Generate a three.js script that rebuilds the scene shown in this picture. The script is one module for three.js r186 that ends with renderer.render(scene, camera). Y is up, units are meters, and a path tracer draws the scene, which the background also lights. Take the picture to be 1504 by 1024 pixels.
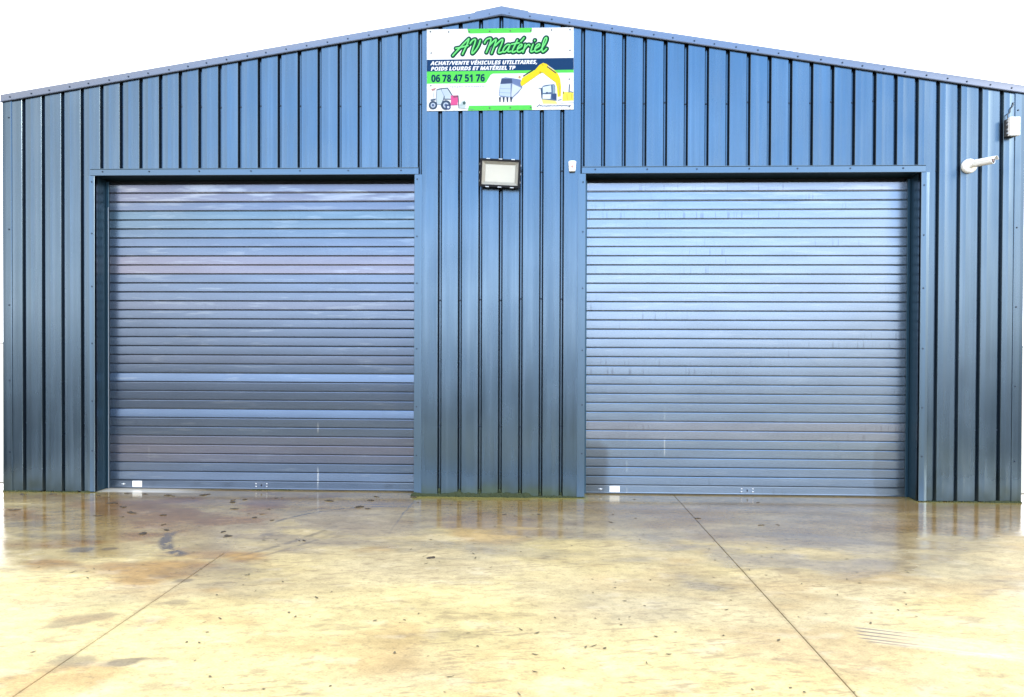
import * as THREE from 'three';
import { RoundedBoxGeometry } from 'three/addons/geometries/RoundedBoxGeometry.js';
import { mergeGeometries, toCreasedNormals } from 'three/addons/utils/BufferGeometryUtils.js';

// ---------------------------------------------------------------- camera, sky, sun, exposure
const scene = new THREE.Scene();
const camera = new THREE.PerspectiveCamera(54.22, 1024 / 697, 0.05, 2000);
camera.rotation.order = 'YXZ';
camera.position.set(0.4216, 1.905, 8.363);
camera.rotation.set(-0.00917, 0.03307, 0.0038);
const renderer = new THREE.WebGLRenderer({ antialias: true });
renderer.setSize(1024, 697);
renderer.toneMapping = THREE.LinearToneMapping;
renderer.toneMappingExposure = 1.45;
renderer.shadowMap.enabled = true;
renderer.shadowMap.type = THREE.PCFSoftShadowMap;

// ---- noise helpers (seeded)
let seed = 20240611;
const rnd = () => { seed = (seed + 0x6d2b79f5) | 0; let t = Math.imul(seed ^ (seed >>> 15), 1 | seed); t = (t + Math.imul(t ^ (t >>> 7), 61 | t)) ^ t; return ((t ^ (t >>> 14)) >>> 0) / 4294967296; };
const rr = (a, b) => a + (b - a) * rnd();
const hash = (x, y, s) => { let h = Math.imul(x, 374761393) ^ Math.imul(y, 668265263) ^ Math.imul(s, 1274126177); h = Math.imul(h ^ (h >>> 13), 1274126177); return ((h ^ (h >>> 16)) >>> 0) / 4294967296; };
function vnoise(x, y, s = 0) {
  const xi = Math.floor(x), yi = Math.floor(y), fx = x - xi, fy = y - yi;
  const u = fx * fx * (3 - 2 * fx), v = fy * fy * (3 - 2 * fy);
  const a = hash(xi, yi, s), b = hash(xi + 1, yi, s), c = hash(xi, yi + 1, s), d = hash(xi + 1, yi + 1, s);
  return a + (b - a) * u + (c - a) * v + (a - b - c + d) * u * v;
}
function fbm(x, y, s = 0, oct = 4) { let f = 0, a = 0.5, n = 0; for (let i = 0; i < oct; i++) { f += a * vnoise(x, y, s + i * 17); n += a; a *= 0.5; x = x * 2.03 + 11.3; y = y * 2.03 + 5.7; } return f / n; }
const clamp = (v, a = 0, b = 1) => Math.min(b, Math.max(a, v));
const sst = (a, b, v) => { const t = clamp((v - a) / (b - a)); return t * t * (3 - 2 * t); };
const mix = (a, b, t) => a + (b - a) * t;

// ---- sky: bright thin cloud with blue gaps
{
  const W = 1024, H = 512, data = new Float32Array(W * H * 4);
  for (let j = 0; j < H; j++) {
    const el = ((j + 0.5) / H - 0.5) * Math.PI, y = Math.sin(el);
    for (let i = 0; i < W; i++) {
      const az = ((i + 0.5) / W - 0.5) * 2 * Math.PI, cx = Math.cos(az) * Math.cos(el), cz = Math.sin(az) * Math.cos(el);
      const up = Math.max(y, 0.0) + 0.22, px = cx / up, pz = cz / up;
      const n = fbm(px * 0.75 + 3.1, pz * 0.75 - 1.2, 5, 5);
      const north = 0.5 - 0.5 * cz;                                  // the bank of cloud lies over the far side of the building
      let cl = sst(0.44, 0.66, n + 0.42 * (north - 0.36) + 0.34 * sst(0.32, 0.72, Math.abs(cx)));
      cl = Math.max(cl, 0.95 * (1 - sst(0.04, 0.26, y)));              // haze whitens the low sky
      const dark = 0.86 + 0.28 * fbm(px * 1.6, pz * 1.6, 9, 4);
      const up2 = Math.pow(clamp(y), 0.5);
      const blue = [mix(0.8, 0.36, up2), mix(1.18, 0.86, up2), mix(1.62, 1.62, up2)];
      const c = 1.3 * dark * mix(1.65, 1, sst(0.06, 0.27, y)) * mix(1, 0.5, sst(0.3, 0.7, Math.abs(cx)) * (1 - north)), warm = sst(0.3, 0.7, Math.abs(cx)) * (1 - north), cloud = [c * mix(0.97, 1.1, warm), c, c * mix(1.05, 0.88, warm)];
      const o = (j * W + i) * 4;
      for (let k = 0; k < 3; k++) data[o + k] = 1.9 * mix(blue[k], cloud[k], cl);
      data[o + 3] = 1;
    }
  }
  const t = new THREE.DataTexture(data, W, H, THREE.RGBAFormat, THREE.FloatType);
  t.mapping = THREE.EquirectangularReflectionMapping; t.magFilter = t.minFilter = THREE.LinearFilter; t.wrapS = THREE.RepeatWrapping; t.needsUpdate = true;
  scene.background = t; scene.environment = t;
}
const sun = new THREE.DirectionalLight(0xfff0dc, 1.1);
sun.position.set(22, 10, 20); sun.target.position.set(0, 1, 0); sun.castShadow = true; sun.shadow.radius = 22;
sun.shadow.mapSize.set(2048, 2048); Object.assign(sun.shadow.camera, { left: -14, right: 14, top: 12, bottom: -12, near: 1, far: 80 });
scene.add(sun, sun.target);

// ---------------------------------------------------------------- helpers
function add(name, geo, mat, parent = scene) { const m = new THREE.Mesh(geo, mat); m.name = name; m.castShadow = m.receiveShadow = true; parent.add(m); return m; }
function thing(name, label, category, pos = [0, 0, 0]) { const g = new THREE.Group(); g.name = name; g.position.set(...pos); g.userData = { label, category }; scene.add(g); return g; }
const box = (x0, x1, y0, y1, z0, z1) => { const g = new THREE.BoxGeometry(x1 - x0, y1 - y0, z1 - z0); g.translate((x0 + x1) / 2, (y0 + y1) / 2, (z0 + z1) / 2); return g; };
const rbox = (x0, x1, y0, y1, z0, z1, r = 0.002, s = 2) => { const g = new RoundedBoxGeometry(x1 - x0, y1 - y0, z1 - z0, s, r); g.translate((x0 + x1) / 2, (y0 + y1) / 2, (z0 + z1) / 2); return g; };
const plain = (g) => { const n = g.index ? g.toNonIndexed() : g; for (const k of Object.keys(n.attributes)) if (!['position', 'normal', 'uv'].includes(k)) n.deleteAttribute(k); return n; };
const merged = (list) => mergeGeometries(list.map(plain));
// a closed solid from a profile of points: place(point, end) gives the 3-D position at each of its two ends
function solid(points, place, uvOf, crease = 0.35) {
  const pos = [], n = points.length, A = points.map((p) => place(p, 0)), B = points.map((p) => place(p, 1));
  const tri = (a, b, c) => pos.push(...a, ...b, ...c);
  for (let i = 0; i < n; i++) { const j = (i + 1) % n; tri(A[i], A[j], B[j]); tri(A[i], B[j], B[i]); }
  for (const [a, b, c] of THREE.ShapeUtils.triangulateShape(points.map((p) => new THREE.Vector2(p[0], p[1])), [])) { tri(A[c], A[b], A[a]); tri(B[a], B[b], B[c]); }
  let g = new THREE.BufferGeometry();
  g.setAttribute('position', new THREE.Float32BufferAttribute(pos, 3));
  const uv = []; for (let i = 0; i < pos.length; i += 3) uv.push(...(uvOf ? uvOf(pos[i], pos[i + 1], pos[i + 2]) : [pos[i], pos[i + 1]]));
  g.setAttribute('uv', new THREE.Float32BufferAttribute(uv, 2));
  g.computeVertexNormals();
  return toCreasedNormals(g, crease);
}
function texture(w, h, paint, srgb = true) {       // paint(u, v) -> [r, g, b] linear (or data) values; v runs up
  const d = new Uint8Array(w * h * 4), enc = (c) => 255 * (srgb ? (c <= 0.0031308 ? 12.92 * c : 1.055 * Math.pow(c, 1 / 2.4) - 0.055) : c);
  for (let j = 0; j < h; j++) for (let i = 0; i < w; i++) { const c = paint((i + 0.5) / w, (j + 0.5) / h), o = (j * w + i) * 4; for (let k = 0; k < 3; k++) d[o + k] = clamp(Math.round(enc(clamp(c[k]))), 0, 255); d[o + 3] = 255; }
  const t = new THREE.DataTexture(d, w, h); t.magFilter = THREE.LinearFilter; t.minFilter = THREE.LinearMipmapLinearFilter; t.wrapS = t.wrapT = THREE.MirroredRepeatWrapping;
  if (srgb) t.colorSpace = THREE.SRGBColorSpace; t.needsUpdate = true; return t;
}

// ---------------------------------------------------------------- materials
const uvFacade = (x, y) => [(x + 6.4) / 12.8, y / 6.4];
const PAINT = [0.089, 0.132, 0.18];
const facadeMap = texture(2048, 1024, (u, v) => {
  const x = u * 12.8 - 6.4, y = v * 6.4;
  const streak = fbm(x * 26, y * 0.35, 3, 3), blotch = fbm(x * 1.1, y * 0.9, 7, 4), fine = fbm(x * 60, y * 3, 13, 2);
  const k = 0.86 + 0.16 * streak + 0.14 * (blotch - 0.5) + 0.08 * (fine - 0.5);
  const gr = Math.abs(x - 0.25 * Math.round(x / 0.25)), dirt = mix(1, 0.78, sst(0.026, 0.02, gr));       // shade of the grooves, painted as darker sheet colour
  let c = PAINT.map((p) => p * k * dirt);
  const dust = 0.10 * sst(0.52, 0.8, streak) + 0.06 * sst(0.5, 0.8, blotch);
  c = c.map((p, i) => mix(p, [0.26, 0.30, 0.33][i], dust * 0.6));
  const splash = sst(0.42, 0.0, y + 0.22 * (fbm(x * 5, y * 3, 21, 3) - 0.5));      // algae and mud that rain throws up at the foot
  c = c.map((p, i) => mix(p, [0.05, 0.062, 0.05][i], splash * (0.35 + 0.5 * fbm(x * 9, y * 7, 23, 3)) * (0.5 + 0.8 * sst(0.3, 0.6, vnoise(x * 0.9 + 3, 1, 31)))));
  const alg = sst(0.17, 0.02, y + 0.1 * (vnoise(x * 7, y * 4, 41) - 0.5)) * sst(1.5, 0.6, Math.abs(x + 0.1)) * 0.28;
  return c.map((p, i) => mix(p, [0.12, 0.15, 0.035][i], alg));
});
const facadeRough = texture(1024, 512, (u, v) => { const x = u * 12.8 - 6.4, y = v * 6.4; const r = 0.14 + 0.12 * fbm(x * 20, y * 0.5, 51, 3) + 0.1 * fbm(x * 2, y * 2, 55, 3) + 0.3 * sst(0.35, 0, y); return [r, r, r]; }, false);
const M = {};
const std = (c, rough, metal = 0, extra = {}) => new THREE.MeshStandardMaterial({ color: new THREE.Color().setRGB(...c), roughness: rough, metalness: metal, ...extra });
M.wall = std([1, 1, 1], 1, 0.95, { map: facadeMap, roughnessMap: facadeRough });
M.trim = std([0.092, 0.137, 0.186], 0.3, 0.93);
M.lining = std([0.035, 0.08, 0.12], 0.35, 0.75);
M.roof = std([0.16, 0.19, 0.24], 0.35, 0.6);
M.verge = std([0.14, 0.16, 0.205], 0.34, 0.75);
M.screw = std([0.02, 0.035, 0.06], 0.4, 0.3);
M.interior = std([0.02, 0.022, 0.025], 0.9);
M.white = std([0.82, 0.82, 0.8], 0.35);
M.black = new THREE.MeshPhysicalMaterial({ color: new THREE.Color().setRGB(0.008, 0.008, 0.01), roughness: 0.45, specularIntensity: 0.35 });
M.galv = std([0.55, 0.57, 0.6], 0.35, 0.7);
M.dark = std([0.05, 0.055, 0.06], 0.5);

// ---------------------------------------------------------------- ground
const JL = -2.36, JR = 2.17;
const wetness = (x, z) => {
  const n = fbm(x * 0.55, z * 1.3, 101, 4) - 0.5, m = fbm(x * 2.3, z * 5, 105, 3) - 0.5;
  const reach = 2.2 + 0.8 * sst(-2.2, -5.5, x) - 0.2 * sst(1.5, 4, x) + 0.35 * sst(1.2, 0.3, Math.abs(x));
  return sst(1.75, -0.05, z / reach + 1.5 * n + 0.9 * m);
};
const concreteMap = texture(2048, 2048, (u, v) => {
  const x = u * 15.1 - 7.25, z = 5.62 - v * 6.1;
  const big = fbm(x * 0.5 + 4, z * 0.8, 61, 4), mid = fbm(x * 2.2, z * 4.2, 65, 4), fine = fbm(x * 13, z * 22, 71, 4), grain = hash(Math.floor(u * 2048), Math.floor(v * 2048), 77);
  let c = [0.50, 0.415, 0.205];
  const k = 0.86 + 0.2 * mid + 0.4 * (fine - 0.5) + 0.34 * (grain - 0.5);
  c = c.map((p) => p * k);
  const grey = sst(0.44, 0.66, big + 0.09 * sst(0, 4, x));
  c = c.map((p, i) => mix(p, [0.38, 0.32, 0.215][i] * k, grey * 0.55));
  const ochre = sst(0.50, 0.68, fbm(x * 0.9 + 20, z * 1.7, 81, 4)) * (0.45 + sst(1.5, -3, x) * (0.5 + 0.6 * sst(4.2, 1.5, z)));
  c = c.map((p, i) => mix(p, [0.36, 0.235, 0.095][i] * k, clamp(ochre * 0.8)));
  // fine scuffs and trowel marks
  const scuff = sst(0.62, 0.78, fbm(x * 5 + z * 0.8, z * 13, 91, 4)) * 0.36 * sst(0.35, 0.6, vnoise(x * 0.8, z * 1.1, 93));
  c = c.map((p, i) => mix(p, [0.17, 0.125, 0.075][i], scuff));
  const pale = sst(0.6, 0.8, fbm(x * 4.6, z * 9, 191, 4)) * 0.25;
  c = c.map((p, i) => mix(p, [0.56, 0.5, 0.38][i], pale));
  const speck = sst(0.62, 0.76, fbm(x * 34, z * 60, 195, 3)) * 0.35; c = c.map((p, i) => mix(p, [0.16, 0.12, 0.07][i], speck));
  const scratch = sst(0.64, 0.76, fbm(x * 7 - z * 1.5, z * 46 + x * 9, 197, 3)) * 0.5 * sst(0.4, 0.6, vnoise(x * 1.7, z * 1.7, 199)); c = c.map((p, i) => mix(p, [0.2, 0.15, 0.09][i], scratch));
  const w = wetness(x, z);
  c = c.map((p, i) => mix(p, p * [0.40, 0.325, 0.24][i], w));
  // oil and mud stains: [x, z, half length, half width, turn, strength]
  for (const [sx, sz, a, b, t, s] of [[-3.69, 2.3, 0.15, 0.1, 0.1, 0.9], [-3.46, 2.27, 0.1, 0.06, 0, 0.7], [-2.36, 3.06, 0.09, 0.05, -0.3, 0.7], [-2.62, 2.97, 0.1, 0.05, 0.3, 0.4], [-2.68, 3.85, 0.24, 0.11, -0.5, 0.5], [-2.02, 4.42, 0.13, 0.06, -0.2, 0.75], [-2.3, 4.42, 0.16, 0.09, 0.2, 0.6], [-2.2, 3.5, 0.13, 0.05, -0.4, 0.45], [-4.9, 1.5, 0.5, 0.14, -0.15, 0.5], [-4.2, 1.9, 0.6, 0.1, 0.1, 0.4], [-2.2, 1.75, 0.1, 0.06, -0.6, 0.6], [-1.5, 1.7, 0.16, 0.06, 0.1, 0.35], [-3.3, 2.75, 0.45, 0.16, -0.3, 0.3], [1.6, 1.7, 0.3, 0.1, 0.6, 0.3], [3.0, 1.55, 0.6, 0.1, 0.12, 0.45], [3.5, 1.75, 0.5, 0.1, 0.15, 0.35], [2.55, 2.6, 0.16, 0.1, 0, 0.45], [3.4, 2.3, 0.6, 0.2, 0.1, 0.25], [-0.3, 2.42, 0.3, 0.035, 0.1, 0.3]]) {
    const dx = (x - sx) * Math.cos(t) + (z - sz) * Math.sin(t), dz = -(x - sx) * Math.sin(t) + (z - sz) * Math.cos(t), d = Math.hypot(dx / a, dz / b);
    if (d < 1.6) { const q = s * sst(1.15, 0.5, d + 0.9 * (fbm(x * 9, z * 14, 121, 3) - 0.5)); c = c.map((p, i) => mix(p, [0.12, 0.095, 0.07][i], q)); }
  }
  // tyre marks
  const arc = (ax, az, r, a0, a1, wd, s) => { const d = Math.hypot(x - ax, z - az), an = Math.atan2(z - az, x - ax); if (an > a0 && an < a1) { const q = s * sst(wd, wd * 0.3, Math.abs(d - r)) * sst(0.22, 0.5, fbm(x * 14, z * 14, 131, 3)) * sst(a0, a0 + 0.2, an) * sst(a1, a1 - 0.2, an); c = c.map((p, i) => mix(p, [0.085, 0.07, 0.055][i], q)); } };
  arc(-2.25, 1.6, 0.93, 1.95, 3.12, 0.085, 0.95); arc(-1.2, 1.75, 1.2, -2.85, -1.25, 0.035, 0.75); arc(-1.2, 1.75, 1.32, -2.6, -1.5, 0.03, 0.4); arc(-4.4, 0.55, 2.9, 0.2, 0.85, 0.045, 0.5); arc(-4.4, 0.55, 3.05, 0.3, 0.8, 0.03, 0.45);
  for (const [tx, tz, L, s] of [[2.58, 3.74, 0.42, 0.7], [2.56, 3.79, 0.5, 0.8], [2.54, 3.845, 0.36, 0.75], [2.53, 3.9, 0.46, 0.7], [2.56, 3.95, 0.3, 0.5]]) {
    const t = 0.27, dx = (x - tx) * Math.cos(t) + (z - tz) * Math.sin(t), dz = -(x - tx) * Math.sin(t) + (z - tz) * Math.cos(t);
    if (Math.abs(dz) < 0.05 && dx > -0.02 && dx < 1.4) { const p2 = 0.16 * sst(0.045, 0.01, Math.abs(dz)) * sst(1.4, 0.5, dx) * sst(-0.02, 0.1, dx), q = s * sst(0.016, 0.004, Math.abs(dz)) * sst(L, L * 0.25, dx) * sst(-0.02, 0.03, dx) + 0.15 * sst(0.01, 0.003, Math.abs(dz)) * sst(1.3, 0.5, dx); c = c.map((p, i) => mix(mix(p, [0.66, 0.62, 0.55][i], p2), [0.13, 0.11, 0.095][i], q)); }
  }
  // dirt that gathers along the joints, a crack from the pillar, algae along the pillar's foot
  for (const J of [JL, JR]) if (J > 0 || z > 2.3) { const d = Math.abs(x - J - 0.012 * (fbm(z * 3, J, 141, 3) - 0.5)); const q = 0.35 * sst(0.035, 0.006, d) * (0.4 + 0.8 * fbm(x * 8, z * 6, 143, 2)); c = c.map((p, i) => mix(p, [0.16, 0.12, 0.075][i], q)); }
  const cx = -1.02 + 0.05 * (fbm(z * 4, 3, 151, 3) - 0.5); if (z < 2.2) { const q = 0.6 * sst(0.016, 0.004, Math.abs(x - cx)) * sst(2.1, 0.8, z); c = c.map((p, i) => mix(p, [0.1, 0.085, 0.06][i], q)); }
  const moss = sst(0.3, 0.03, z + 0.25 * (fbm(x * 6, z * 9, 161, 3) - 0.5)) * (Math.abs(x) < 1.08 ? 0.75 : Math.abs(x) > 5.0 ? 0.5 : 0.12);
  c = c.map((p, i) => mix(p, [0.20, 0.19, 0.055][i], moss));
  const sill = sst(0.02, -0.06, z) * sst(-5.2, -5.0, x) * sst(-3.6, -4.4, x); c = c.map((p, i) => mix(p, [0.6, 0.57, 0.5][i], 0.8 * sill));
  return c;
});
const concreteRough = texture(1024, 1024, (u, v) => {
  const x = u * 15.1 - 7.25, z = 5.62 - v * 6.1, w = wetness(x, z);
  const damp = sst(0.5, 0.72, fbm(x * 0.8 + 9, z * 1.4, 171, 4)) * 0.35;
  const r = mix(0.72 - damp, 0.025, sst(0.1, 0.7, w)) + 0.06 * fbm(x * 14, z * 20, 175, 2);
  return [r, r, r];
}, false);
const concreteBump = texture(1024, 1024, (u, v) => { const p = Math.PI * 2, x = u * 12, y = v * 12; const f = 0.45 * fbm(x, y, 181, 3) + 0.35 * fbm(x * 6, y * 6, 185, 2) + 0.2 * hash(Math.floor(u * 1024), Math.floor(v * 1024), 187); return [f, f, f]; }, false);
concreteBump.wrapS = concreteBump.wrapT = THREE.MirroredRepeatWrapping; concreteBump.repeat.set(15.1 / 1.7, 6.1 / 1.7);
M.concrete = new THREE.MeshPhysicalMaterial({ color: 0xffffff, roughness: 1, ior: 1.45, map: concreteMap, roughnessMap: concreteRough, bumpMap: concreteBump, bumpScale: 0.0007 });
M.sub = std([0.12, 0.095, 0.06], 0.95);
M.field = std([0.035, 0.04, 0.036], 0.95); M.gravel = std([0.5, 0.48, 0.42], 0.95);
{
  const ground = add('ground', new THREE.CircleGeometry(900, 64).rotateX(-Math.PI / 2).translate(0, -0.03, 0), M.field); ground.userData = { kind: 'structure' };
  const lot = add('gravel_lot', box(-300, 300, -0.029, -0.02, -500, -0.62), M.gravel); lot.userData = { kind: 'structure' };
  const yard = new THREE.Group(); yard.name = 'concrete_yard'; yard.userData = { kind: 'structure' }; scene.add(yard);
  const bed = add('joint_bed', box(-7.3, 7.9, -0.028, -0.014, -0.6, 5.65), M.sub, yard);
  const uvG = (x, y, z) => [(x + 7.25) / 15.1, (5.62 - z) / 6.1];
  const G = 0.0032, R = 0.003;
  const slab = (x0, x1, z0, z1) => { const pr = [[x0, -0.013], [x1, -0.013], [x1, -R], [x1 - R, 0], [x0 + R, 0], [x0, -R]]; return solid(pr, ([x, y], e) => [x, y, e ? z1 : z0], uvG); };
  add('joint_filler', solid([[JL - G - 0.002, -0.012], [JL + G + 0.002, -0.012], [JL + G + 0.002, -0.0012], [JL - G - 0.002, -0.0012]], ([x, y], e) => [x, y, e ? 2.35 : -0.45], uvG), M.concrete, yard);
  for (const [a, b] of [[-7.2, JL - G], [JL + G, JR - G], [JR + G, 7.8]]) add('concrete_slab', slab(a, b, -0.45, 5.6), M.concrete, yard);
}

// ---------------------------------------------------------------- warehouse
const HW = 6.26, SL = 0.160, RIDGE = 5.898, HEAD = 3.972, LO = [-5.09, -1.065], RO = [1.04, 5.06], REC = -0.24;
const house = thing('metal_warehouse', 'dark blue ribbed metal warehouse with a low gable and two roller doors', 'warehouse');
const lineY = (x) => RIDGE - SL * Math.abs(x);
// cladding strips: each runs from the middle of one groove to the middle of the next
const PITCH = 0.25, GD = 0.042;
function stripProfile() {
  const h = PITCH / 2, p = [[-h, -GD], [-h + 0.007, -GD], [-h + 0.0088, -GD + 0.002], [-h + 0.0235, -0.003], [-h + 0.0265, 0]];
  for (const s of [-0.034, 0.030]) p.push([s - 0.004, 0], [s - 0.0015, 0.0002], [s + 0.0015, 0.0002], [s + 0.004, 0]);
  p.push([h - 0.0265, 0], [h - 0.0235, -0.003], [h - 0.0088, -GD + 0.002], [h - 0.007, -GD], [h, -GD]);
  return p;
}
function clipProfile(p, a, b) {
  const at = (x) => { for (let i = 0; i < p.length - 1; i++) if (x >= p[i][0] && x <= p[i + 1][0] + 1e-9) { const t = (x - p[i][0]) / Math.max(1e-9, p[i + 1][0] - p[i][0]); return [x, p[i][1] + t * (p[i + 1][1] - p[i][1])]; } return null; };
  const q = p.filter(([x]) => x > a + 1e-6 && x < b - 1e-6);
  if (a > p[0][0]) q.unshift(at(a)); else q.unshift(p[0]);
  if (b < p[p.length - 1][0]) q.push(at(b)); else q.push(p[p.length - 1]);
  return q;
}
const BACK = -0.058;
function strip(cx, a, b, y0, topOf) {
  const p = clipProfile(stripProfile(), a - cx, b - cx), lean = (rnd() - 0.5) * 0.004, pts = [...p.map(([x, z]) => [cx + x, z + (z > -0.02 ? x * lean : 0)])];
  pts.push([pts[pts.length - 1][0], BACK], [pts[0][0], BACK]);
  return solid(pts, ([x, z], e) => [x, e ? topOf(x) : y0, z], (x, y) => uvFacade(x, y), 0.1);
}
for (let i = -25; i < 25; i++) {
  const g0 = i * PITCH, g1 = g0 + PITCH, cx = g0 + PITCH / 2, a = Math.max(g0, -HW + 0.015), b = Math.min(g1, HW - 0.015);
  const holes = [LO, RO].filter(([l, r]) => l < b && r > a), top = (x) => lineY(x) + 0.02;
  if (!holes.length) { add('cladding_panel', strip(cx, a, b, 0.012, top), M.wall, house); continue; }
  const [l, r] = holes[0];
  if (l > a) { add('cladding_panel', strip(cx, a, l, 0.012, top), M.wall, house); add('cladding_panel', strip(cx, l, b, HEAD, top), M.wall, house); }
  else if (r < b) { add('cladding_panel', strip(cx, r, b, 0.012, top), M.wall, house); add('cladding_panel', strip(cx, a, r, HEAD, top), M.wall, house); }
  else add('cladding_panel', strip(cx, a, b, HEAD, top), M.wall, house);
}
// trims round each door: a folded angle with a small return lip
const uvT = (x, y) => uvFacade(x, y);
for (const [l, r] of [LO, RO]) {
  add('header_trim', solid([[HEAD - 0.004, -0.03], [HEAD - 0.004, 0.006], [HEAD, 0.009], [HEAD + 0.07, 0.009], [HEAD + 0.078, 0.012], [HEAD + 0.083, 0.010], [HEAD + 0.083, 0.003], [HEAD + 0.02, 0.003], [HEAD + 0.006, -0.03]], ([y, z], e) => [e ? r + 0.05 : l - 0.05, y, z], uvT), M.trim, house);
  for (const [x, s] of [[l, -1], [r, 1]])
    add('jamb_trim', solid([[0, -0.03], [0, 0.004], [0.004, 0.0075], [0.058, 0.0075], [0.063, 0.0088], [0.068, 0.0075], [0.088, 0.0075], [0.094, 0.006], [0.094, 0.0025], [0.006, 0.0025], [0.006, -0.03]].map(([d, z]) => [x + s * d, z]), ([px, z], e) => [px, e ? HEAD - 0.006 : 0.01, z], uvT), M.trim, house);
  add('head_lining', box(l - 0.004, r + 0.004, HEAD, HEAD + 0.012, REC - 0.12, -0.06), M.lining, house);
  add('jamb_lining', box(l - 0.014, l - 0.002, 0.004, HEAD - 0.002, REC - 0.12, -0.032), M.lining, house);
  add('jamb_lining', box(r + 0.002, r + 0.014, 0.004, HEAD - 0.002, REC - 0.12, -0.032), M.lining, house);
}
// roller doors
const slatTint = texture(512, 512, (u, v) => { const k = 0.88 + 0.2 * fbm(u * 18, v * 22, 201, 4) + 0.1 * (fbm(u * 120, v * 6, 203, 2) - 0.5); return [k, k, k]; });
const SH = 0.1154;
function slatGeo(w) {
  const y = SH, p = [[0.004, -0.0095], [0.004, -0.006], [0.0058, -0.0008], [0.0075, 0.0], [0.05, 0.0004], [0.0985, 0.0], [0.1035, -0.0022], [0.1095, -0.0085], [0.1125, -0.012], [0.1125, -0.02], [-0.006, -0.02], [-0.006, -0.0145], [0.002, -0.0135]];
  return solid(p, ([yy, z], e) => [e ? w : 0, yy, z], (x, yy) => [x / 4, yy / 4]);
}
function doorMap(s0, pinks) { return texture(1024, 1024, (u, v) => {
  const x = u * 4, y = v * 4, row = Math.floor(y / SH), h = hash(row, s0, 3);
  let c = (s0 > 300 ? [0.19, 0.235, 0.295] : [0.108, 0.138, 0.19]).map((p) => p * (0.9 + 0.2 * fbm(x * 2, y * 9, s0, 4)));
  const warm = pinks(row, h); c = c.map((p, i) => p * mix(1, [1.42, 1.12, 1.0][i], warm));
  const grn = pinks(row + 100, h); c = c.map((p, i) => p * mix(1, [1.0, 1.25, 1.02][i], grn));
  const blu = pinks(row + 200, h); c = c.map((p, i) => p * mix(1, [0.95, 1.06, 1.18][i], blu));
  const drip = sst(0.78, 0.9, vnoise(x * 60, row * 3.7, s0 + 5)) * sst(0.55, 0.85, vnoise(x * 1.3, row * 0.7, s0 + 6)) * sst(0.2, 0.9, 1 - (y / SH - row) + 0.2);
  c = c.map((p) => p * (1 - (s0 > 300 ? 0.2 : 0.04) * drip));
  const pale = sst(0.62, 0.85, fbm(x * 3, y * 26, s0 + 9, 4)) * 0.4; c = c.map((p, i) => mix(p, [0.3, 0.33, 0.36][i], pale * 0.5));
  const top = sst(3.4, 3.95, y) * sst(0.45, 0.75, fbm(x * 2.5, y * 18, s0 + 12, 4)); c = c.map((p, i) => mix(p, [0.36, 0.36, 0.36][i], top * 0.5));
  const low = sst(0.55, 0.0, y + 0.35 * (fbm(x * 1.5, y * 2, s0 + 14, 3) - 0.5)) * (0.3 + 0.9 * sst(0.5, 0, Math.min(x, 4 - x))); c = c.map((p, i) => mix(p, [0.09, 0.10, 0.095][i], (s0 > 300 ? 0.6 : 0.3) * low));  // dirt towards the bottom, plus reflected dark painted in at the corners
  if (s0 > 300) { const n = 0.05 * (fbm(x * 7, y * 7, 411, 3) - 0.5), A = sst(0.05, -0.05, x - 0.30 + n) * sst(0.06, -0.08, y - 0.66 + n + 0.9 * Math.max(0, x - 0.2)), B = sst(-0.02, 0.04, x - 3.62 + n + 0.35 * sst(0.0, 0.8, y) * (0.6 - y)) * sst(0.75, 0.55, y + n) + 0.0; c = c.map((p, i) => p * mix(1, [0.55, 0.48, 0.42][i], clamp(0.62 * A + 0.3 * B))); }  // dark reflections in the lower corners, painted into the slat colour
  const run = Math.abs(x - (s0 > 300 ? 1.02 : 2.75)); if (run < 0.014 && y < 1.2) c = c.map((p) => mix(p, 0.45, 0.6 * sst(0.013, 0.003, run) * sst(0.35, 0.65, vnoise(y * 5, s0, 7)) * sst(1.2, 0.7, y)));
  const run2 = Math.abs(x - 0.55); if (run2 < 0.01 && y < 0.9) c = c.map((p) => mix(p, 0.4, 0.5 * sst(0.009, 0.002, run2) * sst(0.4, 0.7, vnoise(y * 6, s0, 8))));
  return c;
}); }
const inSet = (set) => (row) => (set[row] || 0);
const reflTintL = { 31: 0.3, 32: 0.9, 33: 1, 34: 0.9, 24: 1.25, 25: 1.15, 3: 0.7, 4: 0.9, 5: 0.6, 208: 1, 212: 0.9, 201: 0.5, 129: 0.35, 130: 0.45, 128: 0.2, 14: 0.2, 20: 0.3 };  // pink, green and blue reflections painted row by row into the slats
const tintR = { 33: 0.5, 34: 0.7, 6: 0.4, 7: 0.5 };
const mapL = doorMap(211, (r) => reflTintL[r] || 0), mapR = doorMap(311, (r) => tintR[r] || 0);
M.slatL = std([1, 1, 1], 0.24, 0.85, { map: mapL }); M.slatR = std([1, 1, 1], 0.27, 0.85, { map: mapR });
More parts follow.
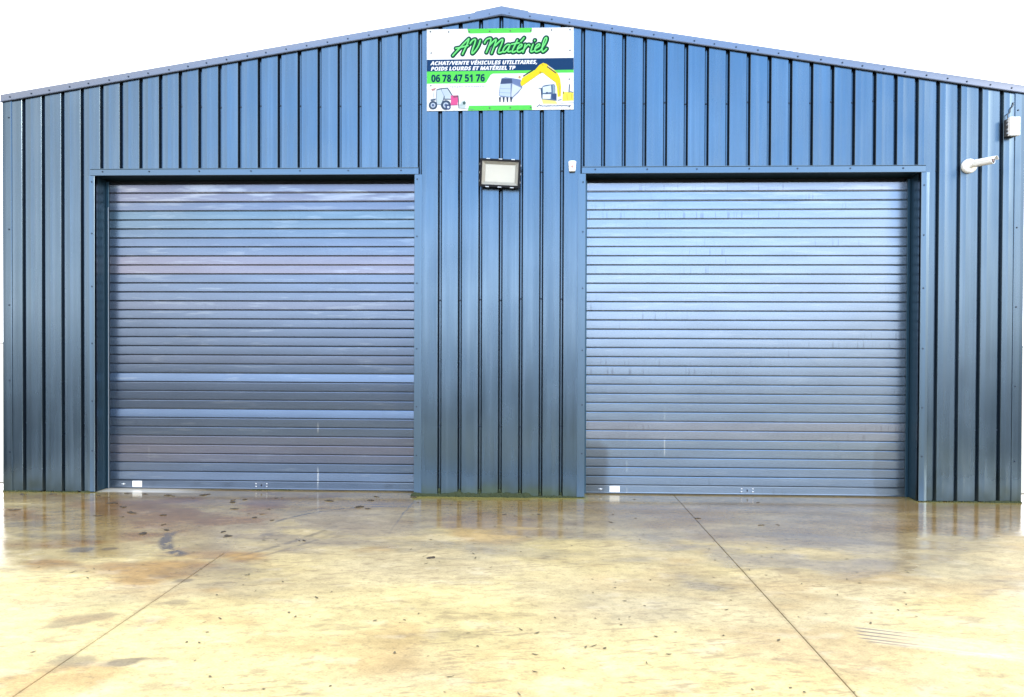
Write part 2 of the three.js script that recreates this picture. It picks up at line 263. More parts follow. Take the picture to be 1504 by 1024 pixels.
function rollerDoor(l, r, label, mat, tilt, lockX) {
  const d = new THREE.Group(); d.name = 'roller_door'; d.userData = { label }; d.position.set(l, 0, REC); house.add(d);
  const w = r - l, w0 = 0.03, w1 = w - 0.03, base = slatGeo(w1 - w0);
  for (let k = 1; k < 34; k++) {
    const y = k * SH, g = base.clone(), uv = g.attributes.uv; for (let i = 0; i < uv.count; i++) uv.setXY(i, uv.getX(i) + w0 / 4, uv.getY(i) + y / 4);
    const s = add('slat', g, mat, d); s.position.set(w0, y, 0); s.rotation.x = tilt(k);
  }
  const bar = slatGeo(w1 - w0), b = add('bottom_bar', merged([solid([[0.012, -0.014], [0.012, 0.006], [0.016, 0.009], [0.024, 0.004], [0.1, 0.004], [0.107, -0.002], [0.113, -0.012], [0.113, -0.02], [0.012, -0.02]], ([y, z], e) => [e ? w1 : w0, y, z], (x, y) => [x / 4, y / 4])]), mat, d);
  add('rubber_seal', rbox(w0, w1, 0.001, 0.0115, -0.018, 0.004, 0.003), M.dark, d);
  add('label_plate', rbox(w0 + 0.305, w0 + 0.43, 0.022, 0.1, 0.0045, 0.0065, 0.0008), M.white, d);
  const knob = new THREE.LatheGeometry([[0.001, 0], [0.014, 0], [0.016, 0.004], [0.011, 0.009], [0.009, 0.016], [0.0005, 0.017]].map(([a, c]) => new THREE.Vector2(a, c)), 16).rotateX(Math.PI / 2).translate(w0 + 0.19, 0.058, 0.004);
  add('lock_knob', merged([knob, rbox(w0 + 0.165, w0 + 0.215, 0.056, 0.066, 0.004, 0.011, 0.002)]), M.galv, d);
  const lx = lockX - l, rivet = (x, y) => new THREE.SphereGeometry(0.009, 10, 6).scale(1, 1, 0.5).translate(x, y, 0.0055);
  add('lock_plate', merged([rbox(lx - 0.09, lx + 0.09, 0.03, 0.092, 0.0042, 0.0056, 0.0006)]), mat, d);
  for (const a of [-0.07, 0.07]) for (const y of [0.044, 0.079]) add('rivet', rivet(lx + a, y), M.galv, d);
  add('keyhole', new THREE.CylinderGeometry(0.008, 0.008, 0.003, 12).rotateX(Math.PI / 2).scale(1, 1.7, 1).translate(lx, 0.06, 0.0065), M.black, d);
  for (const [x, s] of [[0, 1], [w, -1]]) add('guide_rail', solid([[0, -0.06], [0, 0.012], [0.003, 0.015], [0.032, 0.015], [0.034, 0.013], [0.034, 0.0045], [0.03, 0.0045], [0.03, -0.06]].map(([a, z]) => [x + s * a, z]), ([px, z], e) => [px, e ? HEAD - 0.03 : 0.002, z]), M.lining, d);
  if (l < 0) add('guide_edge', box(0.026, 0.035, 0.004, HEAD - 0.35, 0.0155, 0.0175), M.galv, d);
  add('door_backing', box(0.0, w, 0.02, HEAD, -0.1, -0.07), M.interior, d);
  return d;
}
const th = (a, s) => (k) => a + (hash(k, s, 5) - 0.5) * 0.022;
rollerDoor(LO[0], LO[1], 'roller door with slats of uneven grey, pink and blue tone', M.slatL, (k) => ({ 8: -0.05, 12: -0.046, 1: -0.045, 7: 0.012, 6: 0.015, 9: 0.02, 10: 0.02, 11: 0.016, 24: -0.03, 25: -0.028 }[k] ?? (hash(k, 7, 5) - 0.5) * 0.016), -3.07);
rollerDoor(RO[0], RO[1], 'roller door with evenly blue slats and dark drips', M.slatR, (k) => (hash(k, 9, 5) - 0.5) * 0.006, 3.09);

// verge flashings along the gable, in lengths that lap, and the ridge cap
function verge(x0, x1, off = 0, grow = 0) {
  const p = [[-0.002, 0.0], [-0.005, 0.027], [0.001, 0.029], [0.015, 0.0125], [0.086, 0.0125], [0.096, 0.009], [0.101, 0.001], [0.103, -0.01], [0.106, -0.25], [0.099, -0.25], [0.097, -0.012], [0.004, 0.0]].map(([h, z]) => [h + (h > 0.05 ? grow : 0), z + (z > -0.02 ? off : 0)]);
  return solid(p, ([h, z], e) => { const x = e ? x1 : x0; return [x, lineY(x) + h, z]; }, uvT);
}
for (const [a, b, o] of [[-6.29, -3.05, 0.0], [-3.08, -0.001, 0.0018], [0.001, 3.53, 0.0018], [3.5, 6.29, 0.0]]) add('verge_flashing', verge(a, b, o), M.verge, house);
{
  const cap = (s) => { const p = [[0.02, 0.0155], [0.02, 0.0175], [0.108, 0.0175], [0.121, 0.012], [0.128, 0.0], [0.13, -0.1], [0.13, -0.6], [0.109, -0.6], [0.109, 0.004]]; return solid(p, ([h, z], e) => { const x = s * (e ? 0.33 : 0.0); return [x, RIDGE - SL * Math.abs(x) + h - (e ? 0.012 : 0), z]; }, uvT); };
  add('ridge_cap', merged([cap(1), cap(-1)]), M.verge, house);
}
for (const s of [-1, 1]) {
  add('corner_trim', solid([[-0.005, 0.006], [-0.115, 0.006], [-0.12, 0.003], [-0.12, 0.0], [-0.03, 0.0], [-0.012, -0.01], [-0.012, -0.16], [0, -0.16], [0, 0.0]].map(([d, z]) => [s * (HW + d + 0.012), z + 0.003]), ([x, z], e) => [x, e ? lineY(x) : 0.008, z], uvT), M.wall, house);
  add('roof_sheet', solid([[0, 0.05], [0, 0.09], [1, 0.09], [1, 0.05]], ([t, h], e) => { const x = s * (HW + 0.02) * t + s * 0.001; return [x, lineY(x) + h, e ? -0.03 : -14]; }), M.roof, house);
  add('side_wall', solid([[0, 0], [0, 1], [1, 1], [1, 0]], ([a, b], e) => { const x = s * (HW - 0.012 - 0.05 * a); return [x, b ? lineY(x) + 0.04 : 0.005, e ? -0.17 : -13.95]; }, uvT), M.trim, house);
}
add('rear_wall', solid([[-HW, 0.005], [HW, 0.005], [HW, lineY(HW)], [0, RIDGE], [-HW, lineY(HW)]], ([x, y], e) => [x, y, e ? -13.96 : -14]), M.trim, house);
// screws with hexagonal heads and washers
{
  const head = merged([new THREE.CylinderGeometry(0.0068, 0.0068, 0.006, 6).rotateX(Math.PI / 2).translate(0, 0, 0.004), new THREE.CylinderGeometry(0.0105, 0.0105, 0.002, 12).rotateX(Math.PI / 2)]);
  const L = [], at = (x, y, z) => L.push(head.clone().translate(x, y, z));
  const open = (x, y) => y > HEAD + 0.1 || ![LO, RO].some(([l, r]) => x > l - 0.1 && x < r + 0.1);
  for (let i = -24; i <= 24; i++) for (const y of [0.3, 0.862, 2.43, 4.003, 4.831]) { const x = i * 0.25; if (Math.abs(y - 0.3) < 0.01) continue; if (y < lineY(x) - 0.12 && open(x, y)) at(x + rr(-0.002, 0.002), y + rr(-0.012, 0.012), -GD + 0.002); }
  for (let x = -6.15; x <= 6.2; x += 0.25) at(x + rr(-0.02, 0.02), lineY(x) + 0.043, 0.015);
  for (const [l, r] of [LO, RO]) { for (let x = l + 0.1; x < r; x += 0.62) at(x + rr(-0.04, 0.04), HEAD + 0.045, 0.011); for (const y of [0.55, 1.15, 1.85, 2.6, 3.25, 3.86]) { at(l - 0.034, y + rr(-0.05, 0.05), 0.009); at(r + 0.034, y + rr(-0.05, 0.05), 0.009); } }
  for (const y of [0.5, 1.4, 2.35, 3.3, 4.7]) for (const s of [-1, 1]) at(s * 6.185, y, 0.011);
  const m = add('fixing_screw', merged(L), M.screw, house); m.userData = { kind: 'stuff' };
}

// ---------------------------------------------------------------- sign board
{
  const CW = 2048, CH = 1138, cv = document.createElement('canvas'); cv.width = CW; cv.height = CH;
  const c = cv.getContext('2d');
  const PX = (x) => ((x - 108) / 1290) * CW, PY = (y) => ((y - 262) / 720) * CH;     // sign drawn on a 1290 x 720 grid that starts at (108, 262)
  c.fillStyle = '#fcfdfd'; c.fillRect(0, 0, CW, CH);
  const poly = (pts, fill) => { c.beginPath(); pts.forEach(([x, y], i) => (i ? c.lineTo(PX(x), PY(y)) : c.moveTo(PX(x), PY(y)))); c.closePath(); c.fillStyle = fill; c.fill(); };
  const line = (pts, w, col, cap = 'round') => { c.beginPath(); pts.forEach(([x, y], i) => (i ? c.lineTo(PX(x), PY(y)) : c.moveTo(PX(x), PY(y)))); c.lineWidth = (w * CW) / 1290; c.strokeStyle = col; c.lineCap = cap; c.lineJoin = 'round'; c.stroke(); };
  const disc = (x, y, r, col, k = 1) => { c.beginPath(); c.ellipse(PX(x), PY(y), (r * CW) / 1290, (r * k * CW) / 1290, 0, 0, 7); c.fillStyle = col; c.fill(); };
  const GREEN = '#62e05e', NAVY = '#16406e', YEL = '#f8dc2c';
  poly([[465, 262], [1035, 262], [1030, 300], [1020, 304], [490, 304], [475, 300]], GREEN);
  poly([[470, 982], [1035, 982], [1032, 944], [1022, 940], [480, 940]], GREEN);
  poly([[108, 530], [1400, 530], [1400, 634], [108, 634]], NAVY);
  poly([[108, 634], [1400, 634], [1400, 660], [690, 660], [670, 672], [632, 735], [620, 742], [108, 742]], GREEN);
  // script lettering as brush strokes
  const strokes = [
    [[62, 345], [100, 300], [165, 235], [235, 160], [298, 100]], [[300, 102], [285, 165], [240, 250], [205, 325]], [[108, 238], [190, 228], [285, 200]],
    [[318, 172], [350, 120], [400, 104], [395, 150], [345, 280], [345, 330], [400, 270], [450, 190], [466, 128]],
    [[530, 165], [545, 125], [590, 98], [632, 100], [605, 190], [555, 305]], [[605, 200], [660, 140], [705, 105], [690, 170], [632, 318]], [[690, 205], [750, 140], [805, 104], [780, 190], [728, 300], [745, 320], [790, 300]],
    [[905, 200], [875, 185], [825, 225], [795, 285], [815, 312], [860, 275], [905, 200], [875, 270], [872, 308], [912, 292]],
    [[1012, 130], [965, 225], [930, 295], [945, 315], [990, 290]], [[925, 190], [1035, 172]],
    [[1010, 262], [1065, 235], [1085, 200], [1060, 188], [1020, 230], [1005, 290], [1035, 315], [1090, 280]], [[1062, 152], [1108, 98]],
    [[1125, 196], [1118, 240], [1092, 308]], [[1112, 258], [1150, 205], [1190, 194], [1192, 215]],
    [[1240, 196], [1205, 280], [1210, 312], [1250, 292]], [[1262, 142], [1266, 136]],
    [[1268, 262], [1320, 238], [1345, 200], [1318, 188], [1275, 235], [1265, 290], [1292, 314], [1350, 280]],
    [[1350, 280], [1405, 210], [1442, 130], [1438, 92], [1408, 115], [1375, 220], [1368, 295], [1390, 316], [1438, 262]],
  ];
  const SX = (X) => 108 + ((660 + X / 10.027 - 628) / 214.5) * 1290, SY = (Y) => 262 + ((48 + Y / 10.027 - 43.4) / 119.6) * 720;
  const brush = (w, col, dx = 0, dy = 0) => { for (const s of strokes) { const q = s.map(([x, y]) => [PX(SX(x)) + dx, PY(SY(y)) + dy]); c.beginPath(); c.moveTo(...q[0]); if (q.length === 2) c.lineTo(...q[1]); else { for (let i = 1; i < q.length - 1; i++) { const m = i === q.length - 2 ? q[i + 1] : [(q[i][0] + q[i + 1][0]) / 2, (q[i][1] + q[i + 1][1]) / 2]; c.quadraticCurveTo(...q[i], ...m); } } c.lineWidth = w; c.strokeStyle = col; c.lineCap = c.lineJoin = 'round'; c.stroke(); } };
  brush(68, '#3c6064'); brush(54, '#08452e', 2, 2); brush(22, '#5fdc6c', -1, -1); brush(7, '#98f0a2', -5, -4);
  const words = (t, x, y, w, h, col, skew, weight = 'bold') => { c.save(); c.font = weight + ' 100px sans-serif'; const m = c.measureText(t).width; c.transform((PX(x + w) - PX(x)) / m, 0, -skew * ((PX(x + w) - PX(x)) / m), (PY(y + h) - PY(y)) / 72, PX(x), PY(y + h)); c.fillStyle = col; c.fillText(t, 0, 0); c.lineWidth = 5; c.strokeStyle = col; c.lineJoin = 'round'; c.strokeText(t, 0, 0); c.restore(); };
  words('ACHAT/VENTE VÉHICULES UTILITAIRES,', 140, 545, 940, 32, '#ffffff', 0.22);
  words('POIDS LOURDS ET MATÉRIEL TP', 140, 594, 745, 32, '#ffffff', 0.22);
  words('06 78 47 51 76', 146, 664, 474, 62, '#0d3a58', 0.0);
  // the small line under the number is too blurred to read: marks of letter size
  { let x = 318, k = 0; while (x < 618) { const w = 7 + 6 * hash(k, 1, 1), hh = 11 + 6 * hash(k, 2, 2); if (k !== 8) { line([[x, 764], [x + 1, 764 + hh]], 3, '#4d4f6c', 'butt'); line([[x, 764 + hh * hash(k, 3, 3)], [x + w * 0.7, 766 + hh * hash(k, 4, 4)]], 2.6, '#5a5c78', 'butt'); } x += w + 4; k++; } }
  // digger: bucket, arm, boom, cab, body
  poly([[750, 775], [765, 702], [800, 692], [858, 700], [935, 715], [950, 785], [915, 832], [870, 872], [852, 905], [846, 870], [760, 868], [742, 850]], '#8496b8');
  poly([[768, 704], [858, 705], [862, 745], [755, 752]], '#47587e'); poly([[858, 700], [935, 715], [950, 785], [905, 760], [862, 745]], '#7488b4'); poly([[755, 752], [848, 750], [846, 866], [748, 852]], '#c3d5e8');
  line([[752, 790], [846, 795]], 3, '#8fa3bd'); line([[750, 825], [846, 832]], 3, '#8fa3bd'); poly([[862, 750], [940, 788], [868, 868], [850, 862]], '#d5dfec'); line([[864, 868], [945, 790]], 4, '#8a90a0'); line([[850, 752], [850, 866]], 4, '#55678c');
  for (const x of [752, 785, 818, 850]) poly([[x - 10, 868], [x + 10, 868], [x + 6, 912], [x - 4, 914]], '#3c475c');
  poly([[938, 768], [932, 742], [948, 700], [1060, 632], [1098, 588], [1132, 570], [1160, 580], [1168, 612], [1120, 652], [1092, 672], [948, 772]], YEL);
  poly([[1098, 588], [1132, 570], [1160, 580], [1215, 622], [1262, 668], [1282, 716], [1290, 790], [1286, 868], [1258, 872], [1252, 790], [1238, 742], [1180, 700], [1124, 655], [1100, 650]], YEL);
  line([[960, 684], [1040, 634]], 11, '#2f3a3f'); line([[1168, 605], [1242, 660]], 9, '#33415c'); line([[1175, 596], [1228, 634]], 5, '#c9dcf0'); line([[948, 772], [1092, 672], [1126, 655], [1182, 700], [1240, 744]], 3, '#9a8a3a'); disc(1106, 655, 9, '#c8a820'); disc(1128, 588, 7, '#d6b628'); disc(925, 695, 14, '#e4d0a0'); disc(925, 692, 6, '#9a5a48');
  line([[1270, 750], [1278, 860]], 5, '#b09a7a');
  poly([[1112, 798], [1130, 772], [1160, 764], [1228, 758], [1238, 772], [1240, 870], [1252, 905], [1120, 900]], '#5c7494'); poly([[1128, 782], [1200, 768], [1204, 828], [1130, 835]], '#dcecf8'); poly([[1128, 846], [1200, 846], [1196, 888], [1126, 886]], '#e8f1f8'); poly([[1214, 762], [1232, 764], [1238, 838], [1218, 842]], '#8fa8b8'); poly([[1204, 846], [1250, 840], [1250, 896], [1212, 890]], '#3d5480'); line([[1094, 798], [1098, 792], [1116, 794]], 6, '#3a4a62'); line([[1112, 796], [1120, 880]], 7, '#33445e'); disc(1165, 836, 10, '#46597a');
  poly([[1120, 890], [1240, 905], [1260, 932], [1130, 930]], '#f2e28a'); poly([[1302, 828], [1398, 826], [1398, 905], [1300, 908]], '#f5e45a'); line([[1308, 826], [1310, 842]], 7, '#6b6a3a'); line([[1358, 830], [1362, 766]], 11, '#66708a'); line([[1360, 824], [1390, 832]], 9, '#7e889c'); line([[1340, 850], [1344, 898]], 4, '#d0b83c'); line([[1382, 848], [1382, 886]], 5, '#c9b84a');
  line([[1262, 900], [1290, 896]], 9, '#70788a'); line([[1290, 928], [1398, 922]], 4, '#8c94a0');
  // dark wordmark below the digger, too small to read
  line([[1078, 956], [1100, 938], [1112, 950]], 7, '#3a4e78'); { let p = [[1112, 948]]; for (let k = 1; k < 42; k++) p.push([1112 + k * 6.4, 949 + (k % 2 ? -4 : 4) * (0.6 + hash(k, 5, 5))]); line(p, 5, '#3f567f'); }
  // loader: cab, wheels, red bonnet, front bucket
  line([[172, 795], [166, 850], [160, 888]], 4, '#8d97a4'); poly([[146, 788], [190, 778], [180, 800], [152, 806]], '#c0908c');
  poly([[196, 800], [212, 782], [290, 780], [312, 800], [336, 848], [322, 870], [256, 880], [232, 935], [196, 925], [190, 860]], '#c9d8e4'); line([[196, 796], [190, 860], [196, 925]], 5, '#5d7486'); line([[262, 850], [256, 880], [232, 932]], 7, '#3c5068'); line([[262, 880], [320, 880]], 10, '#3f5470'); line([[196, 796], [236, 786], [290, 782], [334, 850]], 9, '#4c5f70'); line([[232, 788], [262, 850], [262, 875]], 6, '#5d7486'); poly([[236, 798], [284, 796], [318, 846], [262, 850]], '#c3d3e4'); line([[196, 925], [330, 930]], 6, '#8f9aa5');
  for (const [x, y, r] of [[162, 932, 38], [276, 932, 44]]) { disc(x, y, r, '#45566e'); disc(x, y, r * 0.55, '#c4d2e4'); disc(x, y, r * 0.3, '#5b6d92'); } disc(296, 950, 24, '#3a4c74'); disc(296, 950, 11, '#d8e0f0'); poly([[138, 880], [186, 872], [186, 890], [142, 896]], '#56657c');
  poly([[320, 848], [384, 846], [388, 868], [378, 932], [318, 936], [320, 890]], '#e55f9a'); poly([[336, 850], [380, 848], [386, 864], [344, 868]], '#9a5a74'); line([[384, 850], [392, 962]], 8, '#4b5560'); line([[322, 934], [384, 932]], 6, '#a04a78'); poly([[396, 930], [418, 900], [446, 890], [452, 934], [446, 962], [400, 962]], '#c5d6d8'); disc(438, 915, 14, '#4d6a68'); line([[400, 960], [520, 974]], 5, '#6f8a88'); line([[404, 934], [440, 930]], 4, '#8aa29e');
  const t = new THREE.CanvasTexture(cv); t.colorSpace = THREE.SRGBColorSpace; t.anisotropy = 8;
  const g = thing('sign_board', 'white sign with green script lettering and a yellow digger below the gable peak', 'sign', [-0.013, 4.745, 0.004]);
  g.rotation.z = 0.0035;
  add('panel', rbox(-0.9, 0.9, 0, 1.0, 0, 0.006, 0.001, 1), M.white, g);
  add('printed_face', box(-0.899, 0.899, 0.001, 0.999, 0.0061, 0.0069), new THREE.MeshPhysicalMaterial({ map: t, color: new THREE.Color().setRGB(0.62, 0.62, 0.62), roughness: 0.7, specularIntensity: 0.2 }), g);
  const head = new THREE.SphereGeometry(0.0095, 10, 6).scale(1, 1, 0.5), L = [];
  for (const [u, v] of [[0.025, 0.97], [0.15, 0.965], [0.29, 0.965], [0.43, 0.965], [0.57, 0.968], [0.71, 0.968], [0.85, 0.97], [0.975, 0.97], [0.03, 0.71], [0.975, 0.72], [0.028, 0.31], [0.97, 0.37], [0.03, 0.03], [0.43, 0.03], [0.57, 0.03], [0.71, 0.03], [0.97, 0.035]]) L.push(head.clone().translate(-0.9 + 1.8 * u, v, 0.007));
  for (const s of L) add('screw', s, M.dark, g);
}

// ---------------------------------------------------------------- floodlight
{
  const g = thing('floodlight', 'square black floodlight with pale reflector mounted on the centre pillar', 'floodlight', [-0.004, 3.95, 0.0]);
  const W = 0.245, H = 0.165;
  const tiltG = new THREE.Matrix4().makeTranslation(0, 0, 0.115).multiply(new THREE.Matrix4().makeRotationZ(-0.05)).multiply(new THREE.Matrix4().makeRotationX(0.14));
  const put = (name, geo, mat) => { geo.applyMatrix4(tiltG); return add(name, geo, mat, g); };
  const ring = (w, h, iw, ih, z0, z1, r) => { const s = new THREE.Shape(); s.moveTo(-w + r, -h); s.lineTo(w - r, -h); s.quadraticCurveTo(w, -h, w, -h + r); s.lineTo(w, h - r); s.quadraticCurveTo(w, h, w - r, h); s.lineTo(-w + r, h); s.quadraticCurveTo(-w, h, -w, h - r); s.lineTo(-w, -h + r); s.quadraticCurveTo(-w, -h, -w + r, -h); const k = new THREE.Path(); k.moveTo(-iw, -ih); k.lineTo(-iw, ih); k.lineTo(iw, ih); k.lineTo(iw, -ih); k.closePath(); s.holes.push(k); return new THREE.ExtrudeGeometry(s, { depth: z1 - z0 - 0.004, bevelEnabled: true, bevelSize: 0.002, bevelThickness: 0.002, bevelSegments: 2 }).translate(0, 0, z0 + 0.002); };
  put('housing', rbox(-W + 0.01, W - 0.01, -H + 0.01, H - 0.01, -0.06, -0.031, 0.008), M.black);
  put('frame', ring(W, H, W - 0.024, H - 0.024, -0.03, 0.012, 0.012), M.black);
  for (let k = 0; k < 9; k++) { const x = -0.18 + k * 0.045; put('cooling_fin', rbox(x - 0.003, x + 0.003, -H + 0.03, H - 0.03, -0.085, -0.059, 0.001, 1), M.black); }
  const fx = W - 0.026, fy = H - 0.026, bx = W - 0.064, by = H - 0.062;
  const quad = (a, b, c2, d) => { const q = new THREE.BufferGeometry(); const back = (p) => [p[0], p[1], p[2] - 0.004]; const P = [a, b, c2, a, c2, d, ...[a, c2, b, a, d, c2].map(back)].flat(); q.setAttribute('position', new THREE.Float32BufferAttribute(P, 3)); q.setAttribute('uv', new THREE.Float32BufferAttribute(new Array(24).fill(0), 2)); q.computeVertexNormals(); return q; };
  const refl = std([0.33, 0.32, 0.28], 0.45, 0.3);
  const F = [[-fx, -fy, 0.004], [fx, -fy, 0.004], [fx, fy, 0.004], [-fx, fy, 0.004]], B = [[-bx, -by, -0.022], [bx, -by, -0.022], [bx, by, -0.022], [-bx, by, -0.022]];
  for (let k = 0; k < 4; k++) put('reflector', quad(F[k], F[(k + 1) % 4], B[(k + 1) % 4], B[k]), refl);
  put('diode_panel', box(-bx, bx, -by, by, -0.029, -0.023), std([0.6, 0.58, 0.5], 0.5));
  for (let k = 0; k < 3; k++) for (const s of [-1, 1]) { const x = -0.15 + 0.15 * k; put('clip', rbox(x - 0.022, x + 0.022, s * (H + 0.0005) - 0.005, s * (H + 0.0005) + 0.005, -0.02, 0.014, 0.002), M.galv); }
  for (let k = 0; k < 3; k++) for (const s of [-1, 1]) { const y = -0.1 + 0.1 * k; put('clip', rbox(s * (W + 0.0005) - 0.004, s * (W + 0.0005) + 0.004, y - 0.012, y + 0.012, -0.02, 0.01, 0.002), M.galv); }
  put('glass', box(-fx, fx, -fy, fy, 0.0045, 0.0075), new THREE.MeshPhysicalMaterial({ color: 0xffffff, roughness: 0.05, transmission: 1, thickness: 0, ior: 1.45 }));
  add('bracket', merged([rbox(-0.17, 0.17, -0.02, 0.02, 0.001, 0.006, 0.002), rbox(-0.175, -0.167, -0.02, 0.02, 0.001, 0.08, 0.002), rbox(0.167, 0.175, -0.02, 0.02, 0.001, 0.08, 0.002)]), M.black, g);
}

// ---------------------------------------------------------------- small sensor on the pillar
{
  const g = thing('alarm_sensor', 'small white alarm sensor with a reddish dot beside the right door corner', 'sensor', [0.873, 4.05, 0.001]);
  const s = new THREE.Shape(); s.moveTo(-0.036, -0.062); s.lineTo(0.034, -0.062); s.quadraticCurveTo(0.04, -0.02, 0.044, 0.058); s.quadraticCurveTo(0.04, 0.066, 0.0, 0.066); s.quadraticCurveTo(-0.046, 0.066, -0.046, 0.054); s.quadraticCurveTo(-0.044, -0.02, -0.036, -0.062);
  add('base_plate', rbox(-0.03, 0.03, -0.05, 0.05, 0, 0.012, 0.003), M.white, g);
  add('cover', new THREE.ExtrudeGeometry(s, { depth: 0.022, bevelEnabled: true, bevelSize: 0.006, bevelThickness: 0.009, bevelSegments: 4, curveSegments: 10 }).scale(0.9, 0.93, 1).translate(0, 0, 0.02), M.white, g);
  add('lens', new THREE.SphereGeometry(0.017, 16, 10).scale(1, 1, 0.45).translate(0, -0.004, 0.05), std([0.5, 0.3, 0.27], 0.3), g);
}
// ---------------------------------------------------------------- security camera
{
  const g = thing('security_camera', 'white bullet security camera on a round base right of the right door', 'camera', [5.615, 4.035, 0.0]);
  add('round_base', new THREE.LatheGeometry([[0.0005, 0.05], [0.05, 0.05], [0.072, 0.046], [0.083, 0.036], [0.086, 0.02], [0.086, 0]].map(([a, b]) => new THREE.Vector2(a, b)).reverse(), 40).rotateX(Math.PI / 2), M.white, g);
  const dir = new THREE.Vector3(0.50, -0.03, 0.86).normalize(), p0 = new THREE.Vector3(0.012, 0.008, 0.085);
  add('joint', merged([new THREE.SphereGeometry(0.032, 20, 14).translate(0.004, 0.004, 0.066), new THREE.CylinderGeometry(0.026, 0.034, 0.03, 20).rotateX(Math.PI / 2).translate(0, 0, 0.055)]), M.white, g);
  const b = new THREE.Group();
  const Mx = new THREE.Matrix4().makeRotationFromQuaternion(new THREE.Quaternion().setFromUnitVectors(new THREE.Vector3(0, 0, 1), dir)).setPosition(p0);
  const put = (n, geo, m, par = g) => { geo.applyMatrix4(Mx); return add(n, geo, m, par); };
  const lathe = (pts, seg = 28) => new THREE.LatheGeometry(pts.map(([r, z]) => new THREE.Vector2(r, z)), seg).rotateX(Math.PI / 2);
  const body = put('body', lathe([[0.0005, -0.012], [0.026, -0.01], [0.036, 0.002], [0.04, 0.014], [0.04, 0.208], [0.0395, 0.212], [0.035, 0.212], [0.0345, 0.206], [0.0005, 0.206]]), M.white);
  put('lens_plate', lathe([[0.0005, 0.2085], [0.033, 0.2085], [0.034, 0.2065]].reverse()), M.black, g);
  put('lens', new THREE.SphereGeometry(0.016, 16, 10).scale(1, 1, 0.5).translate(0, 0, 0.2085), std([0.35, 0.22, 0.2], 0.1), g);
  const hoodPts = []; for (let k = 0; k <= 14; k++) { const a = Math.PI * (0.06 + 0.88 * (k / 14)); hoodPts.push([Math.cos(a) * 0.047, Math.sin(a) * 0.047]); } for (let k = 14; k >= 0; k--) { const a = Math.PI * (0.06 + 0.88 * (k / 14)); hoodPts.push([Math.cos(a) * 0.044, Math.sin(a) * 0.044]); }
  put('hood', solid(hoodPts, ([x, y], e) => [x, y, e ? 0.245 : 0.02]), M.white, g);
}
// ---------------------------------------------------------------- junction box at the corner
{
  const g = thing('junction_box', 'white rectangular box on a dark back plate at the top right corner', 'junction box', [6.088, 4.484, 0.0]);
  add('back_plate', rbox(-0.06, 0.056, -0.105, 0.1, 0.004, 0.062, 0.004), M.dark, g);  // dark gasket; the same dark colour also paints in the shaded box side
  add('cover', rbox(-0.058, 0.058, -0.112, 0.108, 0.062, 0.108, 0.006, 3), M.white, g);
  for (const y of [-0.075, -0.03, 0.03, 0.07]) add('hinge', rbox(-0.066, -0.058, y - 0.012, y + 0.012, 0.045, 0.075, 0.002), M.galv, g);
  const pts = [[-0.03, 0.1, 0.03], [-0.035, 0.16, 0.02], [0.0, 0.19, 0.012], [0.005, 0.23, 0.012], [0.035, 0.27, 0.012], [0.04, 0.31, 0.006]].map((p) => new THREE.Vector3(...p));
  add('cable', new THREE.TubeGeometry(new THREE.CatmullRomCurve3(pts), 30, 0.005, 8), M.dark, g);
}

// ---------------------------------------------------------------- moss, litter, dirt
{
  const lump = () => new THREE.IcosahedronGeometry(1, 1), L = [];
  const mossAt = (x0, x1, n, hMax, z0 = 0.0) => { for (let k = 0; k < n; k++) { const x = rr(x0, x1), s = hMax * (0.35 + 0.65 * fbm(x * 4, 3, 211, 3)) * rr(0.6, 1.0); const g = lump(); const p = g.attributes.position; for (let i = 0; i < p.count; i++) { const f = 0.75 + 0.5 * hash(Math.round(p.getX(i) * 50) + k, Math.round(p.getY(i) * 50), Math.round(p.getZ(i) * 50)); p.setXYZ(i, p.getX(i) * f, p.getY(i) * f, p.getZ(i) * f); } g.scale(s * rr(0.7, 1.5), s, s * rr(0.3, 0.6)); g.translate(x, 0.002, z0 + rr(0.0, 0.018)); g.computeVertexNormals(); L.push(g); } };
  mossAt(-1.05, 0.35, 420, 0.062); mossAt(0.35, 1.03, 90, 0.028); mossAt(5.92, 6.26, 70, 0.036); mossAt(5.1, 5.92, 60, 0.018); mossAt(-6.26, -5.15, 140, 0.024); mossAt(-3.2, -2.7, 30, 0.016, -0.235);
  for (let i = -4; i <= 4; i++) for (let k = 0; k < 14; k++) { const s = rr(0.008, 0.015) * (i < 1 ? 1.25 : 0.9), y = 0.005 + k * 0.0055 * (i < 2 ? 1 : 0.6); L.push(lump().scale(s, s * 1.3, s * 0.7).translate(i * 0.25 + rr(-0.012, 0.012) * (1 - k / 16), y, -0.024 + rr(0, 0.016))); }
  const m = add('moss', merged(L), std([0.024, 0.034, 0.012], 0.95)); m.userData = { kind: 'stuff', label: 'dark green moss growing along the foot of the metal wall', category: 'moss' };
}
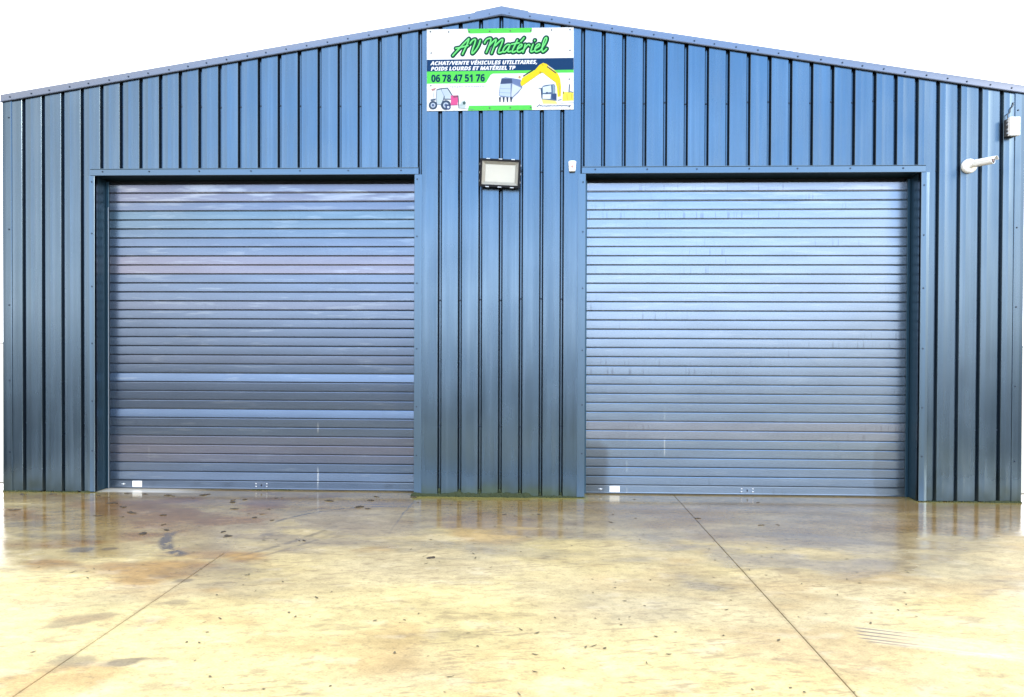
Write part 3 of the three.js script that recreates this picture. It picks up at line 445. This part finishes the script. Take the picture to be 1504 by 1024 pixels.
{
  const leaf = (l, w) => { const n = 6, pos = [], idx = [], curl = rr(0.05, 0.3); for (let i = 0; i <= n; i++) { const t = i / n, hw = w * Math.pow(Math.sin(Math.PI * clamp(t * 0.94 + 0.03)), 0.8), y = curl * l * (t - 0.5) * (t - 0.5) * 2 + 0.003; pos.push(-hw, y + hw * 0.3, (t - 0.5) * l, 0, y, (t - 0.5) * l, hw, y + hw * 0.3, (t - 0.5) * l); if (i < n) { const a = i * 3; idx.push(a, a + 3, a + 1, a + 1, a + 3, a + 4, a + 1, a + 4, a + 2, a + 2, a + 4, a + 5); } } const g = new THREE.BufferGeometry(); g.setAttribute('position', new THREE.Float32BufferAttribute(pos, 3)); g.setAttribute('uv', new THREE.Float32BufferAttribute(new Array((pos.length / 3) * 2).fill(0.5), 2)); g.setIndex(idx); g.computeVertexNormals(); return g; };
  const dry = [], L2 = [];
  for (let k = 0; k < 330; k++) { const x = rr(-3.4, 3.6) + (rnd() < 0.35 ? rr(-1.5, 1.5) : 0), z = 1.2 + 4.2 * Math.pow(rnd(), 0.8), s = rr(0.35, 1); if (fbm(x * 1.2, z * 1.2, 231, 2) < 0.40) continue; dry.push(leaf(0.042 * s * rr(0.5, 1.4), 0.0055 * rr(0.5, 1.5)).rotateY(rr(0, 6.3)).translate(x, 0, z)); }
  const m = add('leaf_litter', merged(dry), std([0.10, 0.085, 0.05], 0.8)); m.userData = { kind: 'stuff', label: 'tiny dry leaf scraps strewn over the pale concrete', category: 'leaf litter' };
  for (let k = 0; k < 62; k++) { const near = k < 44, x = near ? rr(-6.3, -0.9) : rr(-3, 5), z = near ? 0.05 + 1.9 * Math.pow(rnd(), 1.4) : rr(0.05, 1.2), s = rr(0.012, 0.036) * (near ? 1.0 : 0.55); const g = new THREE.IcosahedronGeometry(1, 1), p = g.attributes.position; for (let i = 0; i < p.count; i++) { const f = 0.7 + 0.6 * hash(Math.round(p.getX(i) * 30) + k * 7, Math.round(p.getY(i) * 30), Math.round(p.getZ(i) * 30)); p.setXYZ(i, p.getX(i) * f, p.getY(i) * f, p.getZ(i) * f); } g.scale(s * rr(0.9, 2.1), s * 0.3, s * rr(0.4, 1)).rotateY(rr(-0.7, 0.7)).translate(x, 0.001, z); g.computeVertexNormals(); L2.push(g); if (rnd() < 0.5) L2.push(g.clone().scale(0.5, 0.7, 0.5).translate(x * 0.5 + rr(-0.07, 0.07), 0, z * 0.5 + rr(-0.04, 0.04))); }
  L2.push(new THREE.IcosahedronGeometry(1, 1).scale(0.034, 0.012, 0.016).rotateY(0.4).translate(-0.49, 0.002, 2.41), new THREE.IcosahedronGeometry(1, 1).scale(0.018, 0.01, 0.022).translate(-0.465, 0.002, 2.395));
  const m2 = add('dirt_crumbs', merged(L2), std([0.035, 0.026, 0.018], 0.85)); m2.userData = { kind: 'stuff', label: 'dark mud crumbs scattered on the wet concrete by the left door', category: 'dirt' };
}
renderer.render(scene, camera);
